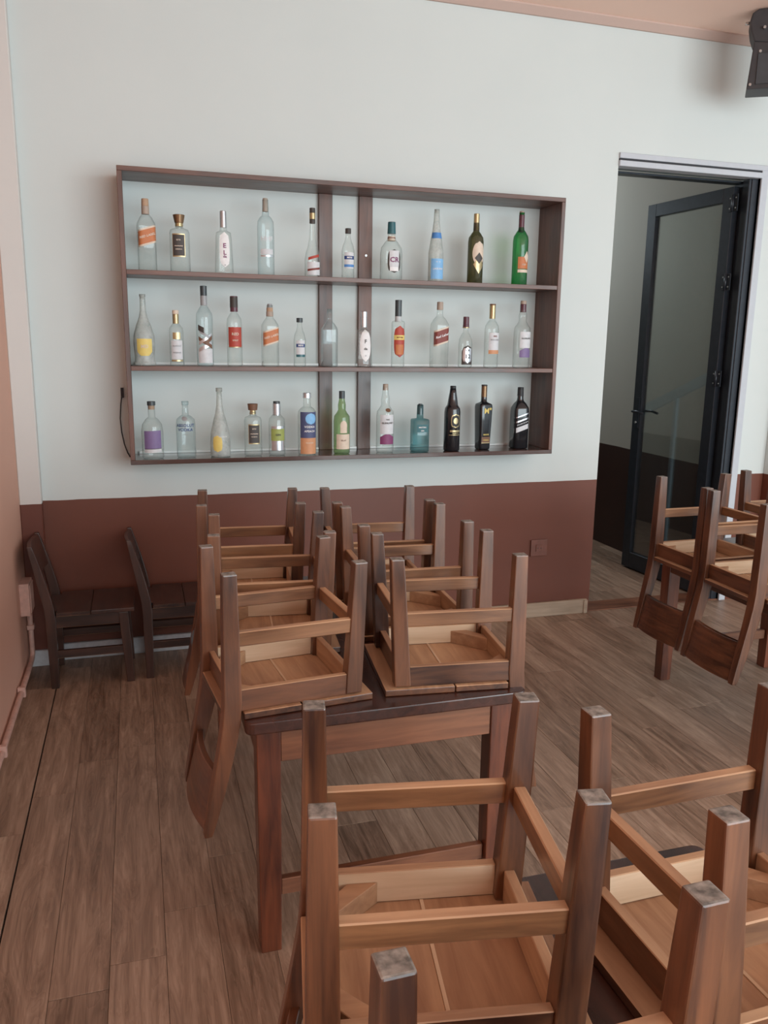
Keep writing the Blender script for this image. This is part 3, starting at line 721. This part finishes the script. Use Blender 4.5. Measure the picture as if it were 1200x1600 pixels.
# ---------------------------------------------------------------- chairs
def make_chair():
    root = empty('wooden_chair')
    SEAT = 0.383
    for s in (1, -1):
        # rear leg running on into the back post
        q = MB(); secs = []
        for z, w, t in ((0, .036, .035), (.12, .040, .038), (.25, .044, .040), (.34, .046, .040), (.40, .046, .039), (.46, .044, .037), (.52, .041, .035), (.58, .037, .033), (.64, .031, .031), (.69, .024, .029), (.706, .020, .027)):
            k = max(0.0, z - .36) / .346
            cx = -.176 - .072 * k ** 1.5 - .006 * math.sin(PI * k)
            cy = s * .150
            secs.append(((cx - w / 2, cx + w / 2, cy - t / 2, cy + t / 2), z))
        q.loft(secs, VARN[2], FOOT); q.build('leg', root, bevel=0.003, seg=2)
        q = MB(); secs = []
        for z, w, t in ((0, .036, .035), (.12, .040, .038), (.25, .043, .040), (.362, .045, .040)):
            cx = .172 - .020 * z / .362
            secs.append(((cx - w / 2, cx + w / 2, s * .150 - t / 2, s * .150 + t / 2), z))
        q.loft(secs, VARN[2], FOOT); q.build('leg', root, bevel=0.003, seg=2)
    under = lambda m: (m, lambda n, c: n.z < -0.8)
    for s in (1, -1):
        # side rails
        q = MB(); q.box(-.156, .133, s * .157 - .009, s * .157 + .009, .306, .3645, VARN[0])
        q.build('apron', root, bevel=0.0015, raw=[under(RAW[0]), (CREAM[0], lambda n, c, s=s: n.y * s < -0.8)])
        q = MB(); q.box(-.158, .148, s * .155 - .010, s * .155 + .010, .152, .190, HONEY[0])
        q.build('stretcher', root, bevel=0.002, raw=[under(RAW[0])])
    q = MB(); q.box(.143, .161, -.131, .131, .306, .3645, VARN[1]); q.build('apron', root, bevel=0.0015, raw=[under(RAW[1]), (RAW[1], lambda n, c: n.x < -0.8)])
    q = MB(); q.box(-.179, -.164, -.131, .131, .306, .3645, VARN[1]); q.build('apron', root, bevel=0.0015, raw=[under(RAW[1]), (RAW[1], lambda n, c: n.x > 0.8)])
    q = MB(); q.box(.153, .173, -.133, .133, .152, .190, HONEY[1]); q.build('stretcher', root, bevel=0.002, raw=[under(RAW[1])])
    # seat: a front and a rear board
    q = MB(); q.box(.006, .203, -.179, .179, .365, .383, VARN[1]); q.build('seat_board', root, bevel=0.0025, seg=2, raw=[under(RAW[1])])
    q = MB(); q.prism([(.003, -.179), (.003, .179), (-.150, .179), (-.150, .1285), (-.200, .1285), (-.200, -.1285), (-.150, -.1285), (-.150, -.179)], .365, .383, VARN[1])
    q.build('seat_board', root, bevel=0.002, raw=[under(RAW[1])])
    q = MB(); q.box(.002, .008, -.148, .148, .3635, .366, CREAM[1]); q.build('seam_strip', root)
    for s in (1, -1):
        q = MB(); pts = [(-.1635, s * .060), (-.1635, s * .100), (-.122, s * .1475), (-.070, s * .1475)]
        q.prism(pts, .325, .3645, RAW[0]); q.build('corner_block', root, bevel=0.001)
    # back panel, hollowed across
    q = MB(); i = q.mi(VARN[1]); NY, rows = 12, []
    for z in (.545, .58, .62, .66, .70):
        k = (z - .36) / .346; cx = -.176 - .072 * k ** 1.5 - .006 * math.sin(PI * k) + .001
        row = []
        for j in range(NY + 1):
            y = -.137 + .274 * j / NY
            bow = -.016 * (1 - (y / .137) ** 2)
            zz = z
            row.append((cx + bow, y, zz))
        rows.append(row)
    F = [[q.bm.verts.new((x + .009, y, z)) for x, y, z in r] for r in rows]
    K = [[q.bm.verts.new((x - .009, y, z)) for x, y, z in r] for r in rows]
    for a in range(len(rows) - 1):
        for j in range(NY):
            q.bm.faces.new((F[a][j], F[a][j + 1], F[a + 1][j + 1], F[a + 1][j]))
            q.bm.faces.new((K[a][j], K[a + 1][j], K[a + 1][j + 1], K[a][j + 1]))
        for j in (0, NY): q.bm.faces.new((F[a][j], F[a + 1][j], K[a + 1][j], K[a][j]))
    for j in range(NY):
        for a in (0, -1): q.bm.faces.new((F[a][j], F[a][j + 1], K[a][j + 1], K[a][j]))
    q.build('backrest', root, bevel=0.002)
    return root

ZF = 1.0858        # height of the upturned feet
proto = make_chair()
used = [False]
def chair(x, y, rz, label, group, upturned=True):
    c = proto if not used[0] else copy_tree(proto)
    used[0] = True
    c.location = (x, y, ZF + 0.001 if upturned else 0.0)
    c.rotation_euler = (PI, 0, math.radians(rz)) if upturned else (0, 0, math.radians(rz))
    tag(c, label, 'chair', group)
    return c
GM, GF, GR, GL = ('chairs upturned on the middle table', 'chairs upturned on the nearest table', 'chairs upturned on the right-hand table', 'chairs standing at the back wall')
chair(.357, 2.130, 5.9, 'upturned wooden chair at the near left end of the middle table, back hanging left', GM)
chair(.835, 2.133, 180 - 6, 'upturned wooden chair at the near right end of the middle table', GM)
chair(.389, 2.522, -5.5, 'second upturned chair from the near end, left side of the middle table', GM)
chair(.850, 2.561, 180 - 3, 'second upturned chair from the near end, right side of the middle table', GM)
chair(.388, 2.989, -5, 'farthest upturned chair on the left side of the middle table', GM)
chair(.859, 2.942, 180 - 4, 'farthest upturned chair on the right side of the middle table', GM)
chair(.395, 1.001, -10, 'large upturned chair in the foreground centre with dusty foot ends', GF)
chair(.848, .895, 180 + 1, 'upturned chair at the lower right corner, beside the foreground centre chair', GF)
chair(.383, .473, 0.7, 'nearest upturned chair, only foot ends rising at the bottom edge', GF)
chair(2.418, 2.928, 1.0, 'far upturned chair on the left side of the right-hand table by the door', GR)
chair(2.405, 2.562, -1.0, 'nearer upturned chair on the right-hand table with back panel hanging toward the floor', GR)
chair(2.930, 3.000, 180, 'upturned chair on the far right side of the right-hand table by the door frame', GR)
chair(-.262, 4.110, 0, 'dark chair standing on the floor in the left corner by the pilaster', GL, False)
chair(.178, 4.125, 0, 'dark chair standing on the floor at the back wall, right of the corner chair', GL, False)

# the two chairs on the floor take darker wood colours
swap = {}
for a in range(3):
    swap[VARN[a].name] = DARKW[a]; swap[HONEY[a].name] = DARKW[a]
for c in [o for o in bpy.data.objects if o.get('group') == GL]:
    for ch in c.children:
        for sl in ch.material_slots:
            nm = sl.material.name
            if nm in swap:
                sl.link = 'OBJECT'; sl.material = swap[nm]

# ---------------------------------------------------------------- tables
def make_table(x0, x1, y0, y1, label, top=T_TOP):
    root = tag(empty('wooden_table', ((x0 + x1) / 2, (y0 + y1) / 2, 0)), label, 'table', 'wooden tables under upturned chairs')
    hx, hy = (x1 - x0) / 2, (y1 - y0) / 2; rr = 0.022
    pts = []
    for cx, cy, a0 in ((hx - rr, hy - rr, 0), (-hx + rr, hy - rr, 90), (-hx + rr, -hy + rr, 180), (hx - rr, -hy + rr, 270)):
        for k in range(5):
            a = math.radians(a0 + k * 22.5); pts.append((cx + rr * math.cos(a), cy + rr * math.sin(a)))
    q = MB(); q.prism(pts, .669, .7025, top); q.build('tabletop', root, bevel=0.004, seg=2)
    L = 0.064; ins = 0.030
    for sx in (1, -1):
        for sy in (1, -1):
            ax = sx * (hx - ins - L / 2); ay = sy * (hy - ins - L / 2)
            q = MB(); q.loft([((ax - .028, ax + .028, ay - .028, ay + .028), 0), ((ax - .031, ax + .031, ay - .031, ay + .031), .35), ((ax - L / 2, ax + L / 2, ay - L / 2, ay + L / 2), .669)], T_Z)
            q.build('leg', root, bevel=0.003, seg=2)
    ix, iy = hx - ins - L, hy - ins - L
    for sy in (1, -1):
        yy = sy * (hy - ins - 0.016)
        q = MB(); q.box(-ix, ix, yy - .011, yy + .011, .568, .669, T_X); q.build('apron', root, bevel=0.002)
        yy = sy * (hy - ins - L / 2)
        q = MB(); q.box(-ix, ix, yy - .012, yy + .012, .160, .208, T_X); q.build('stretcher', root, bevel=0.002)
    for sx in (1, -1):
        xx = sx * (hx - ins - 0.016)
        q = MB(); q.box(xx - .011, xx + .011, -iy, iy, .568, .669, T_Y); q.build('apron', root, bevel=0.002)
    return root
make_table(.226, 1.012, 1.912, 3.19, 'dark table in the middle of the room, under six upturned chairs')
make_table(.235, 1.012, .02, 1.179, 'nearest dark table at the lower right, under the foreground chairs')
make_table(2.44, 3.20, 2.12, 3.36, 'dark table at the right edge, under the upturned chairs by the door')

# ---------------------------------------------------------------- small fittings
s = tag(empty('wall_socket', (2.312, W, .442)), 'brown socket plate on the brown lower wall left of the door', 'socket')
q = MB(); q.box(-.055, .055, -.012, 0, -.052, .052, SOCKET); q.build('plate', s, bevel=0.004, seg=2)
q = MB(); q.box(-.022, .022, -.016, -.012, -.022, .022, SOCKET)
for dx in (-.01, .01): q.cyl((dx, -.0165, 0), (dx, -.0155, 0), .0035, RUBBER, 8)
q.build('outlet', s, bevel=0.001)
s = tag(empty('junction_box', (XL, 4.10, .425)), 'pink painted junction box low on the left wall near the corner', 'junction box')
q = MB(); q.box(0, .045, -.065, .065, -.08, .08, CONDUIT); q.build('box', s, bevel=0.004, seg=2)
q = MB(); q.box(.045, .05, -.055, .055, -.07, .07, CONDUIT); q.build('cover', s, bevel=0.002)
s = tag(empty('conduit', (XL + 0.003, 0, 0)), 'pink pipe running from the junction box down and along the left wall base', 'pipe')
q = MB(); q.tube([(.016, 4.19, .36), (.016, 4.195, .15), (.016, 4.19, .10), (.016, 4.16, .082), (.016, 4.11, .080), (.016, 3.2, .082), (.016, 1.0, .082)], .0125, CONDUIT, 12); q.build('pipe', s)
for y, z in ((4.193, .24), (3.75, .08), (3.18, .082), (2.4, .082)):
    q = MB()
    if z > .2: q.box(0, .034, y - .022, y + .022, z - .012, z + .012, CONDUIT)
    else: q.box(0, .034, y - .012, y + .012, z - .022, z + .026, CONDUIT)
    q.build('clip', s, bevel=0.003)

# loudspeaker hung under the ceiling at the upper right
s = tag(empty('loudspeaker', (3.305, 3.99, 3.41), (0, 0, math.radians(-38))), 'dark loudspeaker hanging below the ceiling in the top right corner', 'loudspeaker')
q = MB(); q.prism([(-.075, -.06), (-.065, -.02), (-.035, -.003), (.24, -.003), (.24, -.20), (-.045, -.16), (-.065, -.11)], -.08, .08, SPK, 'y'); q.build('upper_cabinet', s, bevel=0.008, seg=2)
q = MB(); q.prism([(-.045, -.162), (.24, -.202), (.24, -.405), (-.062, -.395)], -.09, .08, SPK, 'y'); q.build('lower_cabinet', s, bevel=0.006, seg=2)
q = MB(); q.box(-.02, .22, -.096, -.089, -.375, -.225, SPKG); q.build('grille', s, bevel=0.002)
q = MB()
for dx, dz in ((-.045, -.375), (.0, -.10), (-.01, -.215)): q.cyl((dx, -.098, dz), (dx, -.075, dz), .007, STEEL, 10)
q.build('bolt', s)
q = MB(); q.box(.08, .12, .08, .10, -.16, 0, SPK); q.box(.04, .16, .06, .14, -.006, 0, SPK); q.build('ceiling_bracket', s, bevel=0.002)
q = MB(); q.cyl((-.07, -.02, -.05), (-.095, -.02, -.05), .008, STEEL, 10); q.build('knob', s)

bpy.context.view_layer.update()
